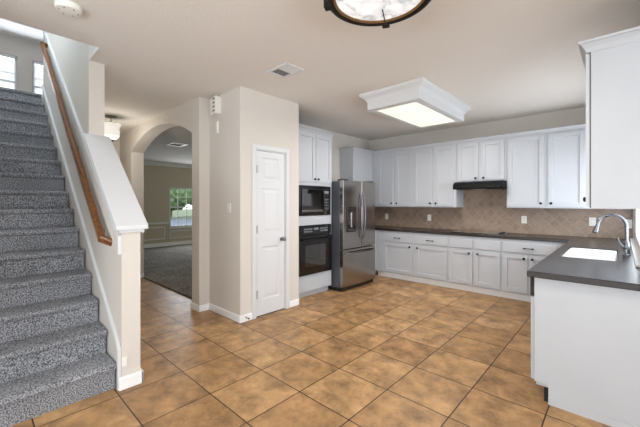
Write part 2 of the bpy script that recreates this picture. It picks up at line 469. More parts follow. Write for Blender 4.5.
# big windows behind the camera
r = thing('window_5', '', '', (0, -3.26, 0.4), kind='structure')
b = MB()
for q in (-2.1, -0.72, 0.66, 2.04): b.box(q, q + 0.06, -0.03, 0.03, 0, 2.1)
b.box(-2.1, 2.1, -0.03, 0.03, 0, 0.06).box(-2.1, 2.1, -0.03, 0.03, 2.04, 2.1); b.build('window_frame', M_trim, r)
bx('glass', M_glass, (-2.04, 2.04, -0.004, 0.004, 0.06, 2.04), r)
r = thing('window_6', '', '', (2.66, -0.6, 0.4), kind='structure')
b = MB()
for q in (-1.8, -0.03, 1.74): b.box(-0.03, 0.03, q, q + 0.06, 0, 2.1)
b.box(-0.03, 0.03, -1.8, 1.8, 0, 0.06).box(-0.03, 0.03, -1.8, 1.8, 2.04, 2.1); b.build('window_frame', M_trim, r)
bx('glass', M_glass, (-0.004, 0.004, -1.74, 1.74, 0.06, 2.04), r)
# window sill trims
S('trim_1', M_trim, (XG, XG + 0.05, WY0 - 0.04, WY1 + 0.04, 0.56, 0.60))
S('trim_2', M_trim, (XR - 0.03, XR, 3.34, 5.88, 0.916, 0.93))


# ------------------------------------------------------------------ baseboards and room trim
def base(name, *boxes):
    return S(name, M_base, *boxes, bevel=0.006)


bh = 0.085
base('baseboard_pantry', (XP - 0.0, XP + 0.014, YP - 0.014, 2.29, 0, bh), (XP, XP + 0.014, 2.885, 3.06, 0, bh))
base('baseboard_pantry_side', (-3.96, XP, YP - 0.014, YP, 0, bh), (x0, x0 + 0.014, YA - 0.014, YP, 0, bh), (xa, x0 + 0.014, YA - 0.014, YA, 0, bh), (xa - 0.014, xa, YA - 0.014, YA2, 0, bh))
base('baseboard_arch_left', (xb, xb + 0.014, YA - 0.014, YA2, 0, bh), (x1, xb + 0.014, YA - 0.014, YA, 0, bh))
base('baseboard_stair_post', (-2.73, -2.712, YW - 0.022, YW2 + 0.018, 0, 0.095), (-3.7, -2.712, YW2, YW2 + 0.018, 0, 0.095))
base('baseboard_front_room', (XG, XG + 0.016, YA2, 7.0, 0.0, 0.13))
base('baseboard_foyer', (-7.18, -3.7, YW2, YW2 + 0.014, 0, bh))
# front room crown, chair rail and picture-frame wainscot
MB().prism([(XG, 2.55), (XG + 0.02, 2.55), (XG + 0.10, 2.66), (XG, 2.66)], 'y', YA2, 7.0).build('trim_3', M_trim, kind='structure')
S('trim_4', M_trim, (XG, XG + 0.03, YA2, WY0 - 0.04, 0.73, 0.78), (XG, XG + 0.03, WY1 + 0.04, 7.0, 0.73, 0.78), bevel=0.004)
b = MB()
for (a0, a1, c0, c1) in ((2.3, 3.05, 0.24, 0.64), (3.15, 4.22, 0.24, 0.64), (4.36, 5.5, 0.24, 0.50), (5.66, 6.8, 0.24, 0.64)):
    t_ = 0.03
    b.box(XG, XG + 0.015, a0, a1, c0, c0 + t_).box(XG, XG + 0.015, a0, a1, c1 - t_, c1).box(XG, XG + 0.015, a0, a0 + t_, c0, c1).box(XG, XG + 0.015, a1 - t_, a1, c0, c1)
b.build('trim_5', M_trim, kind='structure')
S('trim_6', M_dark, (-6.52, -4.15, 2.185, 2.20, 0.0, 0.014))

# ------------------------------------------------------------------ staircase
st = thing('staircase', 'carpeted staircase in mottled grey pile rising beside the sloped half wall', 'staircase', (-2.79, 0.2, 0))
RUN, RISE = 0.245, 0.19
ox, oy = -2.79, 0.2
for k in range(1, 17):
    xn = -RUN * (k - 1) + 0.03          # riser face, local; nosing at the top
    z1s = RISE * k; z0s = RISE * (k - 1) if k > 1 else 0.0
    xe = xn - 0.275 - 0.03 if k < 16 else -4.0
    if k == 16: xe = -8.15
    prof = [(xn - 0.03, z0s), (xn - 0.03, z1s - 0.05), (xn - 0.008, z1s - 0.04), (xn, z1s - 0.022), (xn - 0.006, z1s - 0.006), (xn - 0.025, z1s), (xe, z1s), (xe, z0s)]
    MB().prism(prof, 'y', -0.555, YW - 0.025 - oy).build('step' if k < 16 else 'landing', M_stair, st, smooth=False)
# skirt board along the wall: its top edge runs above the nosings
nz = lambda x: RISE + (-(x - ox) / RUN) * RISE      # nosing line height at world x
sk = [(-2.752 - ox, 0.0), (-2.752 - ox, 0.30), (-2.80 - ox, 0.36)]
xt = -6.50
sk += [(xt - ox, nz(xt) + 0.115), (xt - ox, nz(xt) - 0.25), (-3.05 - ox, 0.0)]
MB().prism(sk, 'y', YW - 0.013 - oy, YW - 0.002 - oy).build('skirt_board', M_wall, st)
# white cap strip following the top edge of the skirt
tp = [(-2.735, 0.0), (-2.735, 0.30), (-2.80, 0.375), (xt, nz(xt) + 0.13), (xt, nz(xt) + 0.112), (-2.812, 0.352), (-2.765, 0.29), (-2.765, 0.0)]
MB().prism([(p[0] - ox, p[1]) for p in tp], 'y', YW - 0.024 - oy, YW - 0.002 - oy).build('skirt_trim', M_trim, st, label='white strip along the skirt board')

# sloped white cap on the knee wall, its fascia and the ledge line going up the full wall
b = MB()
zc0 = lambda x: capz(x)
xh = -2.69; xu = -3.712
b.prism([(xh, zc0(xh) - 0.02), (xh, zc0(xh) + 0.012), (xu, zc0(xu) + 0.012), (xu, zc0(xu) - 0.02)], 'y', YW - 0.045, YW2 + 0.045)
b.build('trim_7', M_trim, kind='structure', bevel=0.005)
b = MB()   # narrow moulding under the cap, wraps the post
b.prism([(-2.71, zc0(-2.71) - 0.06), (-2.71, zc0(-2.71) - 0.02), (xu, zc0(xu) - 0.02), (xu, zc0(xu) - 0.06)], 'y', YW2, YW2 + 0.022)
b.box(-2.73, -2.708, YW - 0.022, YW2 + 0.022, zc0(-2.71) - 0.055, zc0(-2.71) - 0.018)
b.build('trim_8', M_trim, kind='structure')
b = MB()
zf = lambda x: 1.085 + 0.79 * (-2.72 - x)
xs = -2.725; xe = -6.50
b.prism([(xs, zf(xs) - 0.08), (xs, zf(xs) + 0.055), (xe, zf(xe) + 0.055), (xe, zf(xe)), (xs - 0.035, zf(xs - 0.035) - 0.0), (xs - 0.035, zf(xs) - 0.08)], 'y', YW - 0.024, YW)
b.build('trim_9', M_trim, kind='structure', bevel=0.003)
b = MB()   # narrow moulding tucked under the cap on the stair side
b.prism([(-2.71, zc0(-2.71) - 0.05), (-2.71, zc0(-2.71) - 0.02), (xu, zc0(xu) - 0.02), (xu, zc0(xu) - 0.05)], 'y', YW - 0.02, YW)
b.build('trim_10', M_trim, kind='structure')

# handrail
YR = 0.712
rail = thing('handrail', 'brown stained wooden handrail mounted on the sloped stair wall', 'handrail', (-3.08, YR, 1.10))
ra = Vector((-3.02, YR, 1.105)); rb = Vector((-6.14, YR, 1.105 + 0.83 * 3.12))
d = (rb - ra).normalized(); side = Vector((0, 1, 0)); upv = d.cross(side); upv = upv if upv.z > 0 else -upv
prof = [(-0.021, -0.031), (0.021, -0.031), (0.024, -0.008), (0.024, 0.016), (0.014, 0.029), (-0.014, 0.029), (-0.024, 0.016), (-0.024, -0.008)]
org = Vector((-3.08, YR, 1.10))
MB().rings([[tuple(p + side * u + upv * v - org) for u, v in prof] for p in (ra, rb)]).build('rail', M_wood, rail, smooth=False)
hw2 = YW - YR
for p in (ra, rb):
    q = p + d * (0.022 if p is ra else -0.022); dr_ = Vector((0.05, 0, -0.04)) if p is ra else Vector((0, 0, 0))
    MB().rings([[tuple(q + d * u + upv * v + side * s_ + dr_ * t_ - org) for u, v in prof] for s_, t_ in ((-0.018, 0), (hw2, 1))]).build('rail_return', M_wood, rail)
for t in (0.05, 0.36, 0.66, 0.93):
    p = ra.lerp(rb, t) - upv * 0.03 - org
    MB().tube([p, p - Vector((0, 0, 0.035)), p + Vector((0, 0.03, -0.06)), p + Vector((0, hw2, -0.06))], 0.007, 8).lathe(
        [(0.03, hw2 - 0.008), (0.03, hw2)], p.x, p.y, p.z - 0.06, 16, axis='y').build('bracket', M_hinge, rail, smooth=True, label='small metal wall bracket')


# ------------------------------------------------------------------ pantry door
dr = thing('door_1', '', '', (XP, 2.345, 0), PI / 2, kind='structure')
W = 0.48
b = MB()   # casing
b.box(-0.055, 0.0, -0.018, 0.0, 0, 2.10).box(W, W + 0.055, -0.018, 0, 0, 2.10).box(0, W, -0.018, 0, 2.045, 2.10)
b.build('door_casing', M_trim, dr, bevel=0.004)
b = MB(); b.box(0, 0.012, -0.0, 0.1, 0, 2.045).box(W - 0.012, W, -0.0, 0.1, 0, 2.045).box(0.012, W - 0.012, 0, 0.1, 2.033, 2.045); b.build('door_jamb', M_trim, dr)


def panel_slab(x0, x1, z0, z1, yf, th, panels, depth=0.008, lip=0.02, raised=True):
    """slab with front at y=yf (facing -y), panels sunk into the face"""
    b = MB(); bm = b.bm
    xs_ = sorted(set([x0, x1] + [p for q in panels for p in q[:2]])); zs_ = sorted(set([z0, z1] + [p for q in panels for p in q[2:]]))
    grid = {}
    def V(x, z, y=yf):
        k = (round(x, 5), round(z, 5), round(y, 5))
        if k not in grid: grid[k] = bm.verts.new((x, y, z))
        return grid[k]
    for i in range(len(xs_) - 1):
        for j in range(len(zs_) - 1):
            a0, a1, c0, c1 = xs_[i], xs_[i + 1], zs_[j], zs_[j + 1]
            inp = None
            for q in panels:
                if a0 >= q[0] - 1e-6 and a1 <= q[1] + 1e-6 and c0 >= q[2] - 1e-6 and c1 <= q[3] + 1e-6: inp = q
            if inp is None:
                bm.faces.new((V(a0, c0), V(a1, c0), V(a1, c1), V(a0, c1)))
    for q in panels:
        loops = [(0, yf), (lip * 0.35, yf + depth), (lip * 1.2, yf + depth)]
        if raised: loops += [(lip * 2.4, yf + depth * 0.3)]
        L = [[V(q[0] + o_, q[2] + o_, y_), V(q[1] - o_, q[2] + o_, y_), V(q[1] - o_, q[3] - o_, y_), V(q[0] + o_, q[3] - o_, y_)] for o_, y_ in loops]
        for A, B in zip(L, L[1:]):
            for i in range(4): bm.faces.new((A[i], A[(i + 1) % 4], B[(i + 1) % 4], B[i]))
        bm.faces.new(L[-1])
    # perimeter and back
    fr = []
    fr += [V(x, z0) for x in xs_]; fr += [V(x1, z) for z in zs_[1:]]; fr += [V(x, z1) for x in reversed(xs_[:-1])]; fr += [V(x0, z) for z in reversed(zs_[1:-1])]
    bk = [bm.verts.new((v.co.x, yf + th, v.co.z)) for v in fr]
    n = len(fr)
    for i in range(n): bm.faces.new((fr[i], fr[(i + 1) % n], bk[(i + 1) % n], bk[i]))
    bm.faces.new(bk)
    return b


ps = [(0.10, 0.38, 1.67, 1.95), (0.10, 0.38, 1.02, 1.57), (0.10, 0.38, 0.20, 0.85)]
panel_slab(0.016, W - 0.016, 0.012, 2.028, 0.006, 0.035, ps, 0.010, 0.022).build('door_leaf', M_trim, dr)
for z in (0.28, 1.07, 1.80):
    b = MB(); b.box(0.001, 0.018, -0.022, 0.008, z - 0.045, z + 0.045); b.lathe([(0.006, -0.05), (0.006, 0.05)], 0.012, -0.024, z, 8); b.build('hinge', M_nick, dr)
MB().lathe([(0.027, 0.0), (0.027, -0.008), (0.011, -0.012), (0.010, -0.035), (0.022, -0.042), (0.027, -0.055), (0.022, -0.068), (0.008, -0.073)], W - 0.065, 0.006, 0.925, 20, axis='y').build('door_handle', M_hinge, dr, smooth=True)
bx('threshold', M_dark, (0.012, W - 0.012, 0.01, 0.09, 0.0, 0.01), dr)
# inside of the pantry is closed by walls
S('wall_pantry_inner', M_wall, (XL, XL + 0.05, YP + 0.1, 2.96, 0, H))

# small door stop on the baseboard left of the pantry door
ds = thing('door_stop', 'small dark spring door stop on the white baseboard beside the pantry door', 'door stop', (XP + 0.014, 2.20, 0.05))
MB().lathe([(0.010, 0), (0.010, 0.006), (0.006, 0.008), (0.006, 0.05)], 0, 0, 0, 12, axis='x').build('spring', M_hinge, ds, smooth=True)
MB().lathe([(0.009, 0.05), (0.009, 0.062)], 0, 0, 0, 12, axis='x').build('rubber_tip', M_blackm, ds, smooth=True)


# ------------------------------------------------------------------ cabinets
def knob(x, z, yf, parent, m=None):
    return MB().lathe([(0.007, 0), (0.006, -0.012), (0.015, -0.016), (0.018, -0.022), (0.014, -0.029), (0.004, -0.031)], x, yf, z, 14, axis='y').build('knob', m or M_bronze, parent, smooth=True)


def cab_door(x0, x1, z0, z1, yf, parent, knob_at=None, name='door', th=0.02):
    st_ = min(0.055, (x1 - x0) * 0.2)
    d_ = panel_slab(x0, x1, z0, z1, yf - th, th, [(x0 + st_, x1 - st_, z0 + st_, z1 - st_)], 0.016, 0.007, raised=False).build(name, M_cab, parent)
    if knob_at: knob(knob_at[0], knob_at[1], yf - th, d_)
    return d_


def drawer_front(x0, x1, z0, z1, yf, parent, handle=True, name='drawer', th=0.02, hl=0.05):
    d_ = MB().box(x0, x1, yf - th, yf, z0, z1).build(name, M_cab, parent, bevel=0.004)
    if handle:
        cx, cz = (x0 + x1) / 2, (z0 + z1) / 2
        b = MB()
        b.tube([(cx - hl, yf - th - 0.025, cz), (cx + hl, yf - th - 0.025, cz)], 0.005, 8)
        for s_ in (-1, 1):
            b.tube([(cx + s_ * hl * 0.9, yf - th, cz), (cx + s_ * hl * 0.9, yf - th - 0.025, cz)], 0.006, 8)
            b.lathe([(0.009, -0.012), (0.011, 0.0), (0.009, 0.012)], cx + s_ * hl, yf - th - 0.025, cz, 10, axis='x')
        b.build('handle', M_bronze, d_, smooth=True)
    return d_


def crown(x0, x1, y0, y1, z0, out, hgt, left, right, parent, front=True):
    """flared crown around a cabinet top: y0 = front, y1 = wall"""
    prof_ = [(0.004, 0), (0.010, 0.012), (0.018, 0.03), (out * 0.75, hgt * 0.72), (out, hgt * 0.8), (out, hgt)]
    rr = []
    for o_, z in prof_:
        rr.append([(x0 - (o_ if left else 0), y0 - o_, z0 + z), (x1 + (o_ if right else 0), y0 - o_, z0 + z), (x1 + (o_ if right else 0), y1, z0 + z), (x0 - (o_ if left else 0), y1, z0 + z)])
    return MB().rings(rr).build('crown', M_cab, parent)


def upper(label, loc, rz, w_, dep, h_, doors, crown_lr=(False, False), group='white wall cabinets', ko=0.05, crown_out=0.03, crown_h=0.05):
    r = thing('wall_cabinet', label, 'cabinet', loc, rz, group)
    MB().box(0, w_, -dep, 0, 0, h_ - crown_h).build('body', M_cab, r, bevel=0.002)
    for (a, b_, kx) in doors:
        cab_door(a, b_, 0.02, h_ - crown_h - 0.03, -dep, r, (kx, ko + 0.02) if kx is not None else None)
    crown(0, w_, -dep, 0, h_ - crown_h, crown_out, crown_h, crown_lr[0], crown_lr[1], r)
    return r


ZU, ZT = 1.315, 2.44
YF = YB - 0.33
# back wall uppers, local x from cabinet left
upper('double door white wall cabinet at the corner beside the fridge', (-3.70, YB, ZU), 0, 0.876, 0.33, ZT - ZU,
      [(0.127, 0.465, 0.435), (0.522, 0.851, 0.55)])
upper('double door white wall cabinet left of the range hood, running lower than the hood', (-2.823, YB, ZU), 0, 0.783, 0.33, ZT - ZU,
      [(0.025, 0.367, 0.335), (0.412, 0.73, 0.44)])
upper('short white double door cabinet directly above the black range hood', (-2.039, YB, 1.735), 0, 0.749, 0.33, ZT - 1.735,
      [(0.03, 0.345, 0.31), (0.395, 0.72, 0.43)], ko=0.035)
upper('wide double door white wall cabinet right of the range hood', (-1.289, YB, ZU), 0, 1.392, 0.33, ZT - ZU,
      [(0.02, 0.475, 0.44), (0.525, 0.93, 0.56)])
# corner cabinet on the left wall beyond the fridge
upper('white cabinet side panel high in the corner above and beyond the fridge', (XL, 4.90, ZU), PI / 2, 0.66, 0.33, ZT - ZU, [], (True, False))
# right wall cabinet, near end at Y=2.72
rc = thing('wall_cabinet', 'large white wall cabinet seen end on at the upper right, over the sink counter', 'cabinet', (XR - 0.002, 3.30, 1.355), -PI / 2, 'white wall cabinets')
cw = 3.30 - 2.72
MB().box(0, cw, -0.250, 0, 0, 1.015).build('body', M_cab, rc, bevel=0.002)
MB().box(-0.0, cw, -0.256, -0.250, 0.003, 1.01).build('shadow_gap', M_gap, rc)
cab_door(0.01, cw / 2 - 0.004, 0.01, 1.00, -0.256, rc, (cw / 2 - 0.04, 0.06)); cab_door(cw / 2 + 0.004, cw - 0.002, 0.01, 1.00, -0.256, rc, (cw / 2 + 0.04, 0.06))
crown(0, cw, -0.266, 0, 1.005, 0.044, 0.07, True, True, rc)

# oven tower
tw = thing('oven_cabinet', 'tall white cabinet holding the microwave and built-in oven beside the fridge', 'cabinet', (XL + 0.003, 3.075, 0), PI / 2)
TW, TD = 0.825, 0.65
b = MB()
b.box(0, 0.10, -TD, 0, 0.09, 2.45).box(TW - 0.03, TW, -TD, 0, 0.09, 2.45).box(0.10, TW - 0.03, -TD, 0, 0.09, 0.34).box(0.10, TW - 0.03, -TD, 0, 1.065, 1.20).box(0.10, TW - 0.03, -TD, 0, 1.65, 2.45)
b.box(0.10, TW - 0.03, -0.03, 0, 0.34, 1.65)
b.build('body', M_cab, tw)
MB().box(0, TW, -TD + 0.07, 0, 0, 0.09).build('toe_kick', M_cab, tw)
cab_door(0.08, 0.445, 1.70, 2.42, -TD, tw, (0.415, 1.745)); cab_door(0.455, 0.81, 1.70, 2.42, -TD, tw, (0.49, 1.745))
crown(0, TW, -TD, 0, 2.44, 0.045, 0.055, False, True, tw)
MB().box(0.10, TW - 0.02, -TD - 0.006, -TD, 0.10, 0.325).build('lower_panel', M_cab, tw, bevel=0.003)

# microwave
mw = thing('microwave', 'black built-in microwave in the tall white cabinet, above the oven', 'microwave', (XL + 0.036, 3.075, 1.205), PI / 2)
D = TD - 0.03
MB().box(0.12, TW - 0.045, -D + 0.0, -0.10, 0.005, 0.435).build('body', M_blackm, mw)
b = MB(); b.box(0.105, TW - 0.035, -D - 0.012 - 0.0, -D - 0.001, 0.0, 0.05).box(0.105, TW - 0.035, -D - 0.012, -D - 0.001, 0.395, 0.44).box(0.105, 0.15, -D - 0.012, -D - 0.001, 0.05, 0.395).box(TW - 0.075, TW - 0.035, -D - 0.012, -D - 0.001, 0.05, 0.395)
b.build('trim_frame', M_black, mw, bevel=0.003)
MB().box(0.155, TW - 0.215, -D - 0.022, -D - 0.001, 0.055, 0.39).build('door', M_glassd, mw, bevel=0.004)
MB().tube([(TW - 0.225, -D - 0.022, 0.08), (TW - 0.225, -D - 0.045, 0.10), (TW - 0.225, -D - 0.045, 0.345), (TW - 0.225, -D - 0.022, 0.365)], 0.008, 8).build('handle', M_black, mw, smooth=True)
cp = MB().box(TW - 0.205, TW - 0.08, -D - 0.020, -D - 0.001, 0.055, 0.39).build('control_panel', M_black, mw, bevel=0.003)
for i in range(3):
    for j in range(4): bx('button', M_steel_d, (TW - 0.195 + i * 0.036, TW - 0.170 + i * 0.036, -D - 0.0225, -D - 0.019, 0.09 + j * 0.045, 0.115 + j * 0.045), cp)
bx('display', M_disp, (TW - 0.195, TW - 0.095, -D - 0.0225, -D - 0.019, 0.33, 0.37), cp)
for sx in (0,):
    MB().box(0.155, TW - 0.215, -D - 0.024, -D - 0.0215, 0.055, 0.085).build('door_strip', M_steel, mw, label='silver strip along the door bottom')

# wall oven
ov = thing('built_in_oven', 'black built-in oven with a glass door below the microwave', 'oven', (XL + 0.036, 3.075, 0.342), PI / 2)
MB().box(0.12, TW - 0.045, -D, -0.10, 0.005, 0.72).build('body', M_blackm, ov)
cp = MB().box(0.105, TW - 0.033, -D - 0.022, -D - 0.001, 0.575, 0.72).build('control_panel', M_black, ov, bevel=0.004)
bx('display', M_disp, (0.40, 0.50, -D - 0.0245, -D - 0.0215, 0.65, 0.68), cp)
for i in range(5):
    for xb_ in (0.20, 0.54):
        for zb_ in (0.62, 0.655): bx('button', M_disp, (xb_ + i * 0.035, xb_ + 0.025 + i * 0.035, -D - 0.0245, -D - 0.0215, zb_, zb_ + 0.02), cp)
dd = panel_slab(0.105, TW - 0.033, 0.0, 0.565, -D - 0.03, 0.029, [(0.20, TW - 0.15, 0.10, 0.44)], 0.004, 0.01, raised=False).build('door', M_black, ov)
bx('glass', M_glassd, (0.212, TW - 0.162, -D - 0.028, -D - 0.0262, 0.112, 0.428), dd)
b = MB(); b.tube([(0.14, -D - 0.065, 0.515), (TW - 0.07, -D - 0.065, 0.515)], 0.012, 10)
for q in (0.17, TW - 0.10): b.tube([(q, -D - 0.03, 0.515), (q, -D - 0.065, 0.515)], 0.009, 8)
b.build('handle', M_black, dd, smooth=True)

# ------------------------------------------------------------------ fridge
fg = thing('refrigerator', 'stainless steel French door refrigerator with a dispenser between the oven and the corner', 'refrigerator', (XL + 0.05, 3.925, 0), PI / 2)
FW, FD = 0.90, 0.83          # depth to the door front
MB().box(0, FW, -FD + 0.085, -0.02, 0.06, 1.735).build('cabinet', M_steel_d, fg, bevel=0.006, label='dark grey side of the case')
MB().box(0.01, FW - 0.01, -FD + 0.05, -0.05, 0.012, 0.06).build('base_grille', M_blackm, fg)
for q in (0.05, FW - 0.05):
    for qy in (-FD + 0.12, -0.12): MB().lathe([(0.02, 0), (0.02, 0.02)], q, qy, 0, 10).build('foot', M_blackm, fg)


def bowed(x0, x1, z0, z1, yf, th, nm, par, bow=0.012):
    b_ = MB(); A = []; n = 10
    for i in range(n + 1):
        t_ = i / n; A.append((x0 + (x1 - x0) * t_, yf - bow * math.sin(PI * (x0 + (x1 - x0) * t_) / FW)))
    A += [(x1, yf + th), (x0, yf + th)]
    b_.prism(A, 'z', z0, z1)
    return b_.build(nm, M_steel, par, bevel=0.005)


md = 0.475
yf = -FD + 0.01
dl = bowed(0.004, md - 0.003, 0.665, 1.745, yf, 0.07, 'left_door', fg)
drr = bowed(md + 0.003, FW - 0.004, 0.665, 1.745, yf, 0.07, 'right_door', fg)
dw = bowed(0.004, FW - 0.004, 0.075, 0.655, yf, 0.07, 'freezer_drawer', fg)
for (xx, par) in ((md - 0.035, dl), (md + 0.035, drr)):
    pts_ = []
    for i in range(13):
        t_ = i / 12; pts_.append((xx, yf - 0.012 - 0.048 * math.sin(PI * t_) ** 0.5, 0.80 + 0.76 * t_))
    MB().tube(pts_, 0.012, 10).build('handle', M_handle, par, smooth=True)
pts_ = [(0.06 + (FW - 0.12) * i / 12, yf - 0.006 - 0.058 * math.sin(PI * i / 12) ** 0.4, 0.60) for i in range(13)]
MB().tube(pts_, 0.012, 10).build('handle', M_handle, dw, smooth=True)
dp = MB()
dp.box(0.085, 0.315, yf - 0.016, yf + 0.02, 0.93, 0.955).box(0.085, 0.315, yf - 0.016, yf + 0.02, 1.27, 1.33).box(0.085, 0.11, yf - 0.016, yf + 0.02, 0.955, 1.27).box(0.29, 0.315, yf - 0.016, yf + 0.02, 0.955, 1.27)
dp = dp.build('dispenser', M_blackm, dl, bevel=0.003)
# label on the dispenser's recess: dark back with a silver paddle
MB().box(0.11, 0.29, yf - 0.0125, yf + 0.01, 0.955, 1.27).build('dispenser_recess', M_glassd, dl)
MB().box(0.175, 0.225, yf - 0.028, yf - 0.012, 1.0, 1.24).build('dispenser_paddle', M_steel, dl, bevel=0.004)
for q in (0.10, FW - 0.10):
    MB().box(q - 0.06, q + 0.06, -FD + 0.03, -FD + 0.16, 1.745, 1.765).build('hinge_cover', M_blackm, fg, bevel=0.003)
# manual / energy tag stuck low on the tower beside the fridge
# ------------------------------------------------------------------ base cabinets
YC = YB - 0.62


def basecab(label, loc, rz, w_, items, dep=0.60, side=None, filler=0):
    r = thing('base_cabinet', label, 'cabinet', loc, rz, 'white base cabinets')
    MB().box(0, w_, -dep, 0, 0.10, 0.872).build('body', M_cab, r, bevel=0.002)
    MB().box(0, w_, -dep + 0.05, 0, 0, 0.10).build('toe_kick', M_base, r)
    for it in items:
        if it[0] == 'd': cab_door(it[1], it[2], 0.125, 0.655, -dep, r, (it[3], 0.61) if it[3] is not None else None)
        else: drawer_front(it[1], it[2], 0.685, 0.825, -dep, r, handle=(it[0] == 'h'), name='drawer' if it[0] == 'h' else 'false_drawer')
    return r


YD = YB - 0.60
basecab('white base cabinet with two drawers and two doors next to the fridge', (-3.44, YB - 0.003, 0), 0, 1.375,
        [('h', 0.17, 0.745), ('h', 0.80, 1.35), ('d', 0.17, 0.745, 0.70), ('d', 0.80, 1.35, 0.845)])
basecab('white base cabinet under the cooktop with two plain drawer fronts', (-2.064, YB - 0.003, 0), 0, 0.775,
        [('f', 0.015, 0.37), ('f', 0.405, 0.755), ('d', 0.015, 0.37, 0.325), ('d', 0.405, 0.755, 0.45)])
basecab('white base cabinet with one wide drawer nearest the inner counter corner', (-1.288, YB - 0.003, 0), 0, 0.79,
        [('h', 0.02, 0.66), ('d', 0.02, 0.325, 0.285), ('d', 0.345, 0.66, 0.385)])
# left corner filler cabinet beyond the fridge (behind it, under the counter)
cf = thing('base_cabinet', 'plain white corner base cabinet hidden behind the fridge side', 'cabinet', (XL + 0.053, 4.86, 0), PI / 2, 'white base cabinets')
MB().box(0, 1.03, -0.535, 0, 0.10, 0.872).build('body', M_cab, cf); MB().box(0, 1.03, -0.47, 0, 0, 0.10).build('toe_kick', M_cab, cf)

# right run: end panel, dishwasher, sink cabinet
YE = 2.72
pn = thing('end_panel', 'large plain white panel closing the near end of the sink counter', 'panel', (XR - 0.002, YE, 0))
PX = -0.453 - XR
MB().prism([(0, 0), (PX + 0.082, 0), (PX + 0.082, 0.128), (PX, 0.132), (PX, 0.872), (0, 0.872)], 'y', 0, 0.022).build('board', M_cab, pn, bevel=0.0015)
MB().box(-0.002, PX + 0.082, -0.006, 0.0, 0.0, 0.05).build('shoe_strip', M_cab, pn)
dwz = thing('dishwasher', 'dishwasher with a black handle edge just beyond the white end panel', 'dishwasher', (XR - 0.002, 3.36, 0), -PI / 2)
MB().box(0.005, 0.612, -0.55, -0.05, 0.10, 0.868).build('tub', M_cab, dwz)
MB().box(0.004, 0.614, -0.585, -0.5505, 0.13, 0.72).build('door', M_cab, dwz, bevel=0.004)
MB().box(0.004, 0.614, -0.587, -0.5505, 0.725, 0.865).build('control_panel', M_black, dwz, bevel=0.004)
MB().box(0.004, 0.614, -0.505, -0.06, 0.0, 0.10).build('toe_grille', M_blackm, dwz)
sc_ = basecab('white sink base cabinet on the kitchen side of the sink counter', (XR - 0.003, 4.68, 0), -PI / 2, 1.315,
              [('f', 0.2, 0.73), ('f', 0.76, 1.29), ('d', 0.2, 0.73, 0.68), ('d', 0.76, 1.29, 0.81)], dep=0.565)
bpy.data.objects.remove(sc_.children[0], do_unlink=True)
b = MB(); b.box(0, 0.18, -0.565, 0, 0.10, 0.872).box(0.18, 1.315, -0.565, 0, 0.10, 0.645).box(0.18, 1.315, -0.565, -0.55, 0.66, 0.872)
b.build('body', M_cab, sc_)

# ------------------------------------------------------------------ countertop (one L-shaped slab with the sink cut out)
ct = thing('countertop', 'grey stone countertop running along the back wall and turning to the sink', 'countertop', (XR, YB, 0.872))
XC = -0.492; YCF = YC - 0.01; sx0, sx1, sy0, sy1 = -0.41, -0.03, 3.60, 4.45
zt0, zt1 = 0.0, 0.042
b = MB()
xs_ = [XL, XC, sx0, sx1, XR]; ys_ = [2.665, sy0, sy1, YCF, YB]
cells = []
for i in range(4):
    for j in range(4):
        if i == 0 and j < 3: continue
        if i == 2 and j == 1: continue
        cells.append((i, j))
grid = {}
def gv(i, j, z):
    k = (i, j, z)
    if k not in grid: grid[k] = b.bm.verts.new((xs_[i] - XR - (0.001 if i == 4 else 0), ys_[j] - YB - (0.001 if j == 4 else 0), z))
    return grid[k]
cs = set(cells)
for (i, j) in cells:
    b.bm.faces.new((gv(i, j, zt1), gv(i + 1, j, zt1), gv(i + 1, j + 1, zt1), gv(i, j + 1, zt1)))
    b.bm.faces.new((gv(i, j, zt0), gv(i, j + 1, zt0), gv(i + 1, j + 1, zt0), gv(i + 1, j, zt0)))
    for (di, dj, p, q) in ((-1, 0, (i, j), (i, j + 1)), (1, 0, (i + 1, j), (i + 1, j + 1)), (0, -1, (i, j), (i + 1, j)), (0, 1, (i, j + 1), (i + 1, j + 1))):
        if (i + di, j + dj) not in cs:
            b.bm.faces.new((gv(*p, zt0), gv(*q, zt0), gv(*q, zt1), gv(*p, zt1)))
b.build('slab', M_counter, ct, bevel=0.006)

# sink
sk_ = thing('sink', 'white undermount sink set in the grey counter', 'sink', (-0.22, 4.025, 0.65))
def rrect(cx, cy, hx, hy, r, z, n=5):
    out = []
    for (sx, sy, a0) in ((1, 1, 0), (-1, 1, PI / 2), (-1, -1, PI), (1, -1, 3 * PI / 2)):
        for k in range(n + 1):
            a = a0 + PI / 2 * k / n
            out.append((cx + sx * (hx - r) + r * math.cos(a), cy + sy * (hy - r) + r * math.sin(a), z))
    return out
hx, hy = 0.19, 0.425
MB().rings([rrect(0, 0, hx + 0.0, hy + 0.0, 0.05, 0.02), rrect(0, 0, hx + 0.012, hy + 0.012, 0.05, 0.2215), rrect(0, 0, hx + 0.012, hy + 0.012, 0.05, 0.2215),
            rrect(0, 0, hx - 0.006, hy - 0.006, 0.045, 0.2217), rrect(0, 0, hx - 0.006, hy - 0.006, 0.045, 0.2570), rrect(0, 0, hx - 0.014, hy - 0.014, 0.045, 0.2570),
            rrect(0, 0, hx - 0.03, hy - 0.03, 0.05, 0.06), rrect(0, 0, hx - 0.07, hy - 0.07, 0.05, 0.035)]).build('basin', M_sink, sk_, smooth=True)
MB().lathe([(0.045, 0), (0.045, 0.004), (0.03, 0.003), (0.005, 0.002)], 0, 0, 0.036, 24).build('drain', M_chrome, sk_, smooth=True)

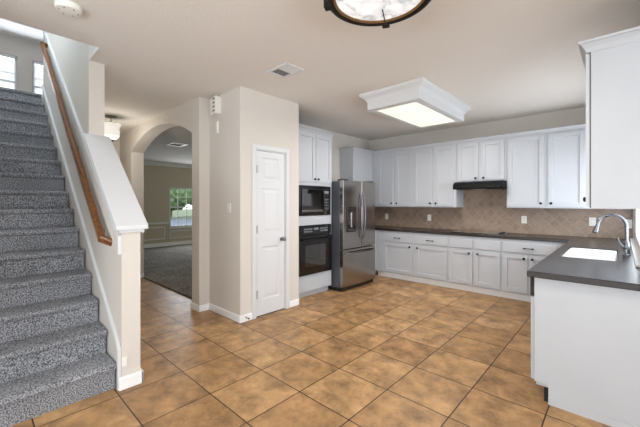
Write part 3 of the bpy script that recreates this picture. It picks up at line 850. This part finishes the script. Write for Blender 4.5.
# faucet
fx_, fy_ = 0.03, 4.06
fc = thing('faucet', 'chrome gooseneck pull-down faucet standing behind the white sink', 'faucet', (fx_, fy_, 0.914))
MB().lathe([(0.032, 0), (0.032, 0.008), (0.026, 0.014), (0.024, 0.10), (0.019, 0.12), (0.014, 0.135)], 0, 0, 0, 24).build('base', M_chrome, fc, smooth=True)
pts_ = [(0, 0, 0.12), (0, 0, 0.265)]
for k in range(1, 15):
    a = PI * k / 16
    pts_.append((-0.10 + 0.10 * math.cos(a), 0, 0.265 + 0.10 * math.sin(a)))
last = Vector(pts_[-1]); pts_.append(tuple(last + Vector((-0.008, 0, -0.03))))
MB().tube(pts_, 0.0125, 14).build('spout', M_chrome, fc, smooth=True)
e = Vector(pts_[-1]); dn = Vector((-0.25, 0, -1)).normalized()
MB().tube([e, e + dn * 0.05, e + dn * 0.075], [0.014, 0.018, 0.02], 14).build('spray_head', M_chrome, fc, smooth=True)
MB().tube([e + dn * 0.075, e + dn * 0.085], [0.02, 0.018], 14).build('nozzle', M_blackm, fc, smooth=True)
b = MB(); b.tube([(0, 0, 0.07), (-0.02, -0.045, 0.075)], 0.014, 12); b.tube([(-0.018, -0.042, 0.073), (-0.045, -0.055, 0.11), (-0.06, -0.062, 0.165)], [0.009, 0.008, 0.006], 10)
b.build('lever', M_chrome, fc, smooth=True)

# cooktop
ck = thing('cooktop', 'flat black glass cooktop set in the back counter under the hood', 'cooktop', (-1.675, 5.60, 0.914))
MB().box(-0.375, 0.375, -0.25, 0.25, 0.0005, 0.009).build('glass_top', M_glassd, ck, bevel=0.003)
for (qx, qy, rr_) in ((-0.2, -0.12, 0.09), (0.16, -0.12, 0.075), (-0.2, 0.12, 0.07), (0.16, 0.12, 0.10)):
    b = MB(); R_ = []
    b.rings([[(qx + r_ * math.cos(2 * PI * k / 32), qy + r_ * math.sin(2 * PI * k / 32), z) for k in range(32)] for r_, z in ((rr_, 0.0085), (rr_, 0.0096), (rr_ - 0.004, 0.0096), (rr_ - 0.004, 0.0085))], False)
    b.build('burner_ring', M_disp, ck)
for i in range(4):
    MB().lathe([(0.018, 0.009), (0.018, 0.022), (0.014, 0.026), (0.002, 0.026)], 0.325, -0.15 + i * 0.08, 0, 16).build('control_knob', M_blackm, ck, smooth=True)

# range hood
hd = thing('range_hood', 'slim black range hood under the short cabinet', 'range hood', (-2.034, YB, 1.612))
MB().prism([(0, 0.0), (-0.50, 0.0), (-0.515, 0.012), (-0.50, 0.08), (-0.42, 0.121), (0, 0.121)], 'x', 0.0, 0.74).build('shell', M_hood, hd, bevel=0.004)
MB().box(0.30, 0.45, -0.46, -0.30, -0.006, 0.0).build('lamp_lens', M_disp, hd); MB().box(-0.03, 0.64, -0.28, -0.05, -0.006, 0.0).build('filter', M_steel, hd)
for q in (0.52, 0.57, 0.65): bx('switch', M_blackm, (q, q + 0.03, -0.52, -0.505, 0.02, 0.035), hd)

# backsplash
S('wall_backsplash', M_splash, (XL, XR, YB - 0.008, YB, 0.914, 1.66))


# ------------------------------------------------------------------ outlets and small wall items
def outlet(label, x, z, gang=1, switch=False, loc=None, rz=0, group='white wall outlets above the counter', cat='outlet', name='wall_outlet'):
    r = thing(name, label, cat, loc or (x, YB - 0.008, z), rz, group)
    w2 = 0.036 * gang
    MB().box(-w2, w2, -0.006, 0, -0.058, 0.058).build('cover_plate', M_plate, r, bevel=0.002)
    for g in range(gang):
        cx = (g - (gang - 1) / 2) * 0.046
        if switch:
            MB().box(cx - 0.016, cx + 0.016, -0.010, -0.006, -0.033, 0.033).build('rocker', M_plate, r, bevel=0.001)
            MB().box(cx - 0.018, cx + 0.018, -0.0065, -0.0058, -0.036, 0.036).build('gap', M_slot, r)
        else:
            for s_ in (-1, 1):
                f_ = MB().lathe([(0.016, -0.006), (0.016, -0.009), (0.001, -0.009)], cx, 0, s_ * 0.02, 14, axis='y').build('socket', M_plate, r)
                MB().box(cx - 0.007, cx - 0.004, -0.0098, -0.009, s_ * 0.02 - 0.005, s_ * 0.02 + 0.007).box(cx + 0.004, cx + 0.007, -0.0098, -0.009, s_ * 0.02 - 0.005, s_ * 0.02 + 0.007).build('slots', M_slot, f_)
    return r


outlet('white outlet on the backsplash next to the fridge', -3.58, 1.11)
outlet('white outlet on the backsplash below the cabinet left of the hood', -2.66, 1.115)
outlet('white outlet on the backsplash right of the cooktop', -1.12, 1.13)
outlet('beige switch plate on the backsplash behind the faucet spout', -0.30, 1.13, gang=1, switch=True, group=None, cat='switch', name='light_switch')
outlet('white outlet at the right end of the backsplash beside the window', 0.062, 1.115)
outlet('white light switch on the beige wall left of the pantry door', 0, 0, switch=True, loc=(-3.47, YP, 1.33), group=None, cat='switch', name='light_switch')
ch = thing('door_chime', 'boxy white door chime with slots high on the wall between arch and pantry door', 'door chime', (-3.75, YP, 2.50))
MB().box(-0.095, 0.0, -0.05, 0, 0.0, 0.21).box(0.0, 0.085, -0.075, 0, 0.0, 0.215).build('housing', M_plate, ch, bevel=0.004)
b = MB()
for i in range(4): b.box(0.02, 0.065, -0.078, -0.075, 0.025 + i * 0.05, 0.045 + i * 0.05)
b.build('slots', M_slot, ch)
tag(MB().box(-3.76, -3.715, YP - 0.02, YP, 2.27, 2.42).build('sensor_cover', M_plate, bevel=0.004), 'narrow white sensor cover on the wall just below the door chime', 'sensor')
tag(MB().box(-2.73, -2.722, YW + 0.0, YW + 0.035, 0.17, 0.235).build('cover_plate', M_plate, bevel=0.003), 'tiny white cover plate low on the end of the stair half wall', 'cover plate')


# ------------------------------------------------------------------ ceiling things
def vent(label, loc, rz, lx, ly, n):
    r = thing('ceiling_vent', label, 'vent', loc, rz, None)
    b_ = MB(); f = 0.035
    b_.box(-lx, lx, -ly, -ly + f, -0.012, 0).box(-lx, lx, ly - f, ly, -0.012, 0).box(-lx, -lx + f, -ly + f, ly - f, -0.012, 0).box(lx - f, lx, -ly + f, ly - f, -0.012, 0)
    b_.build('frame', M_trim, r, bevel=0.003)
    MB().box(-lx + f, lx - f, -ly + f, ly - f, -0.004, -0.001).build('duct', M_slot, r)
    b_ = MB()
    for i in range(n):
        x = -lx + f + (2 * lx - 2 * f) * (i + 0.5) / n
        s_ = 1 if x > 0 else -1
        b_.prism([(x - 0.011, -0.014), (x + 0.011, -0.004), (x + 0.011, -0.002), (x - 0.011, -0.012)] if s_ > 0 else [(x + 0.011, -0.014), (x - 0.011, -0.004), (x - 0.011, -0.002), (x + 0.011, -0.012)], 'y', -ly + f, ly - f)
    b_.build('louvers', M_trim, r)
    return r


vent('white air vent in the kitchen ceiling near the pantry', (-2.52, 2.19, H), PI, 0.16, 0.12, 8)
vent('white air vent in the ceiling of the carpeted room beyond the arch', (-7.06, 3.05, 2.66), 0, 0.2, 0.16, 9)
sd = thing('smoke_detector', 'round white smoke detector on the ceiling above the stairs', 'smoke detector', (-2.79, 0.462, H), 0)
MB().lathe([(0.078, 0), (0.078, -0.02), (0.07, -0.034), (0.045, -0.04), (0.002, -0.041)], seg=32).build('housing', M_plate, sd, smooth=True)
b = MB()
for k in range(6):
    a = 2 * PI * k / 6 + 0.4; b.box(0.052 * math.cos(a) - 0.006, 0.052 * math.cos(a) + 0.006, 0.052 * math.sin(a) - 0.003, 0.052 * math.sin(a) + 0.003, -0.0405, -0.036)
b.build('slots', M_slot, sd)

# fluorescent box
fb = thing('fluorescent_light', 'large white boxed fluorescent ceiling light with crown edges over the kitchen', 'ceiling light', (-1.985, 4.07, H))
def fr_(hx_, hy_, z): return [(-hx_, -hy_, z), (hx_, -hy_, z), (hx_, hy_, z), (-hx_, hy_, z)]
ax, ay = 0.345, 0.69
prof_ = [(0.075, -0.001), (0.075, -0.02), (0.065, -0.035), (0.045, -0.05), (0.025, -0.065), (0.012, -0.085), (0.008, -0.10), (0.0, -0.11), (0.0, -0.195), (-0.01, -0.20), (-0.075, -0.205), (-0.09, -0.19)]
MB().rings([fr_(ax + o_, ay + o_, z) for o_, z in prof_], False).build('crown_frame', M_trim, fb)
MB().box(-ax + 0.085, ax - 0.085, -ay + 0.085, ay - 0.085, -0.196, -0.19).build('diffuser', M_bulb, fb, label='glowing white diffuser panel')

# round light
rl = thing('round_ceiling_light', 'round ceiling light with bronze ring and marbled glass at the top edge', 'ceiling light', (-0.955, 1.50, H))
MB().lathe([(0.09, 0), (0.09, -0.02), (0.03, -0.03), (0.012, -0.04), (0.012, -0.20)], seg=28).build('canopy', M_bronze, rl, smooth=True)
zr = 2.5 - H
CLIP = 115
MB().lathe([(0.25, zr + 0.0), (0.25, zr + 0.05), (0.275, zr + 0.06), (0.292, zr + 0.05), (0.30, zr + 0.03), (0.297, zr + 0.008), (0.285, zr - 0.006), (0.27, zr - 0.012), (0.255, zr - 0.008), (0.25, zr)], seg=64, caps=False).build('ring', M_bronze, rl, smooth=True)
MB().lathe([(0.238, zr + 0.0), (0.242, zr - 0.004), (0.250, zr - 0.006), (0.252, zr + 0.01), (0.238, zr + 0.01), (0.238, zr)], seg=64, caps=False).build('inner_rim', mat('aged_brass', (150, 122, 84), 0.35, metal=0.8), rl, smooth=True, label='brass coloured inner rim')
MB().lathe([(0.001, zr - 0.0), (0.12, zr + 0.0), (0.22, zr + 0.003), (0.245, zr + 0.004), (0.245, zr + 0.018), (0.2, zr + 0.016), (0.001, zr + 0.01)], seg=48, caps=False).build('glass_bowl', M_alab, rl, smooth=True)
MB().lathe([(0.262, zr + 0.05), (0.262, -0.03), (0.256, -0.03), (0.256, zr + 0.05)], seg=48, caps=False).build('drum', M_alab, rl, smooth=True)
for k in range(4):
    a = math.radians(CLIP + 90 * k)
    bb = MB().box(0.285, 0.31, -0.022, 0.022, zr - 0.008, zr + 0.055); bb.box(0.26, 0.31, -0.022, 0.022, zr - 0.012, zr - 0.004)
    bmesh.ops.rotate(bb.bm, verts=bb.bm.verts[:], cent=(0, 0, 0), matrix=Matrix.Rotation(a, 3, 'Z')); bb.build('clip', M_bronze, rl, bevel=0.002)
for a in (CLIP,):
    bb = MB().box(0.12, 0.26, -0.003, 0.003, zr - 0.006, zr - 0.001)
    bmesh.ops.rotate(bb.bm, verts=bb.bm.verts[:], cent=(0, 0, 0), matrix=Matrix.Rotation(math.radians(a), 3, 'Z')); bb.build('strap', M_bronze, rl)

# foyer pendant
pd = thing('pendant_light', 'small semi-flush light with white bell glass hanging in the foyer past the stairs', 'ceiling light', (-5.85, 1.50, H))
MB().lathe([(0.085, 0), (0.085, -0.012), (0.05, -0.022), (0.008, -0.028), (0.008, -0.10), (0.10, -0.105), (0.10, -0.115), (0.008, -0.118)], seg=28).build('canopy', M_hinge, pd, smooth=True)
MB().lathe([(0.135, -0.12), (0.138, -0.128), (0.118, -0.16), (0.108, -0.20), (0.120, -0.25), (0.112, -0.31), (0.08, -0.345), (0.02, -0.36)], seg=32).build('glass_shade', M_bulb2, pd, smooth=True, label='glowing white ribbed glass shade')
MB().lathe([(0.04, -0.37), (0.03, -0.395), (0.012, -0.405), (0.012, -0.42), (0.001, -0.425)], seg=16).build('finial', M_bronze, pd, smooth=True)
pl_ = bpy.data.lights.new('pendant_bulb', 'POINT'); pl_.energy = 14; pl_.color = WARM; pl_.shadow_soft_size = 0.1
po = bpy.data.objects.new('pendant_bulb', pl_); C.objects.link(po); po.location = (-5.85, 1.50, 2.22)

# ------------------------------------------------------------------ outdoors beyond the front room window
S('ground', M_lawn, (-22, -11.2, -6, 24, -0.5, -0.3), (-90, -34, -20, 60, -0.5, -0.3))
tag(MB().box(-34, -22, -10, 40, -0.4, -0.3).build('street', M_road), 'blue grey street seen through the lower panes of the far window', 'street')
def shrub(label, x, y, z, r_, name, grp=None):
    root = thing(name, label, 'tree', (x, y, -0.3), group=grp)
    bm = bmesh.new(); bmesh.ops.create_icosphere(bm, subdivisions=4, radius=r_)
    rnd = random.Random(int(x * 10))
    offs = [(Vector((rnd.uniform(-1, 1), rnd.uniform(-1, 1), rnd.uniform(-1, 1))).normalized(), rnd.uniform(0.15, 0.4)) for _ in range(24)]
    for v in bm.verts:
        n = v.co.normalized(); s_ = 1.0
        for o_, a_ in offs:
            dt = n.dot(o_)
            if dt > 0.75: s_ += a_ * (dt - 0.75)
        v.co = n * r_ * s_ * rnd.uniform(0.93, 1.07) + Vector((0, 0, z + 0.3))
    me = bpy.data.meshes.new('crown'); bm.to_mesh(me); bm.free(); me.materials.append(M_leaf)
    o = bpy.data.objects.new('crown', me); C.objects.link(o); o.parent = root
    MB().tube([(0, 0, 0), (0, 0.05, z * 0.5), (0, 0, z)], [0.14, 0.11, 0.08], 8).build('trunk', M_trunk, root, smooth=True)
shrub('leafy green tree filling the left upper panes of the far window', -36, 14.9, 2.7, 1.95, 'garden_tree')
shrub('second leafy tree behind the right panes of the far window', -38, 19.6, 2.9, 2.1, 'garden_tree')
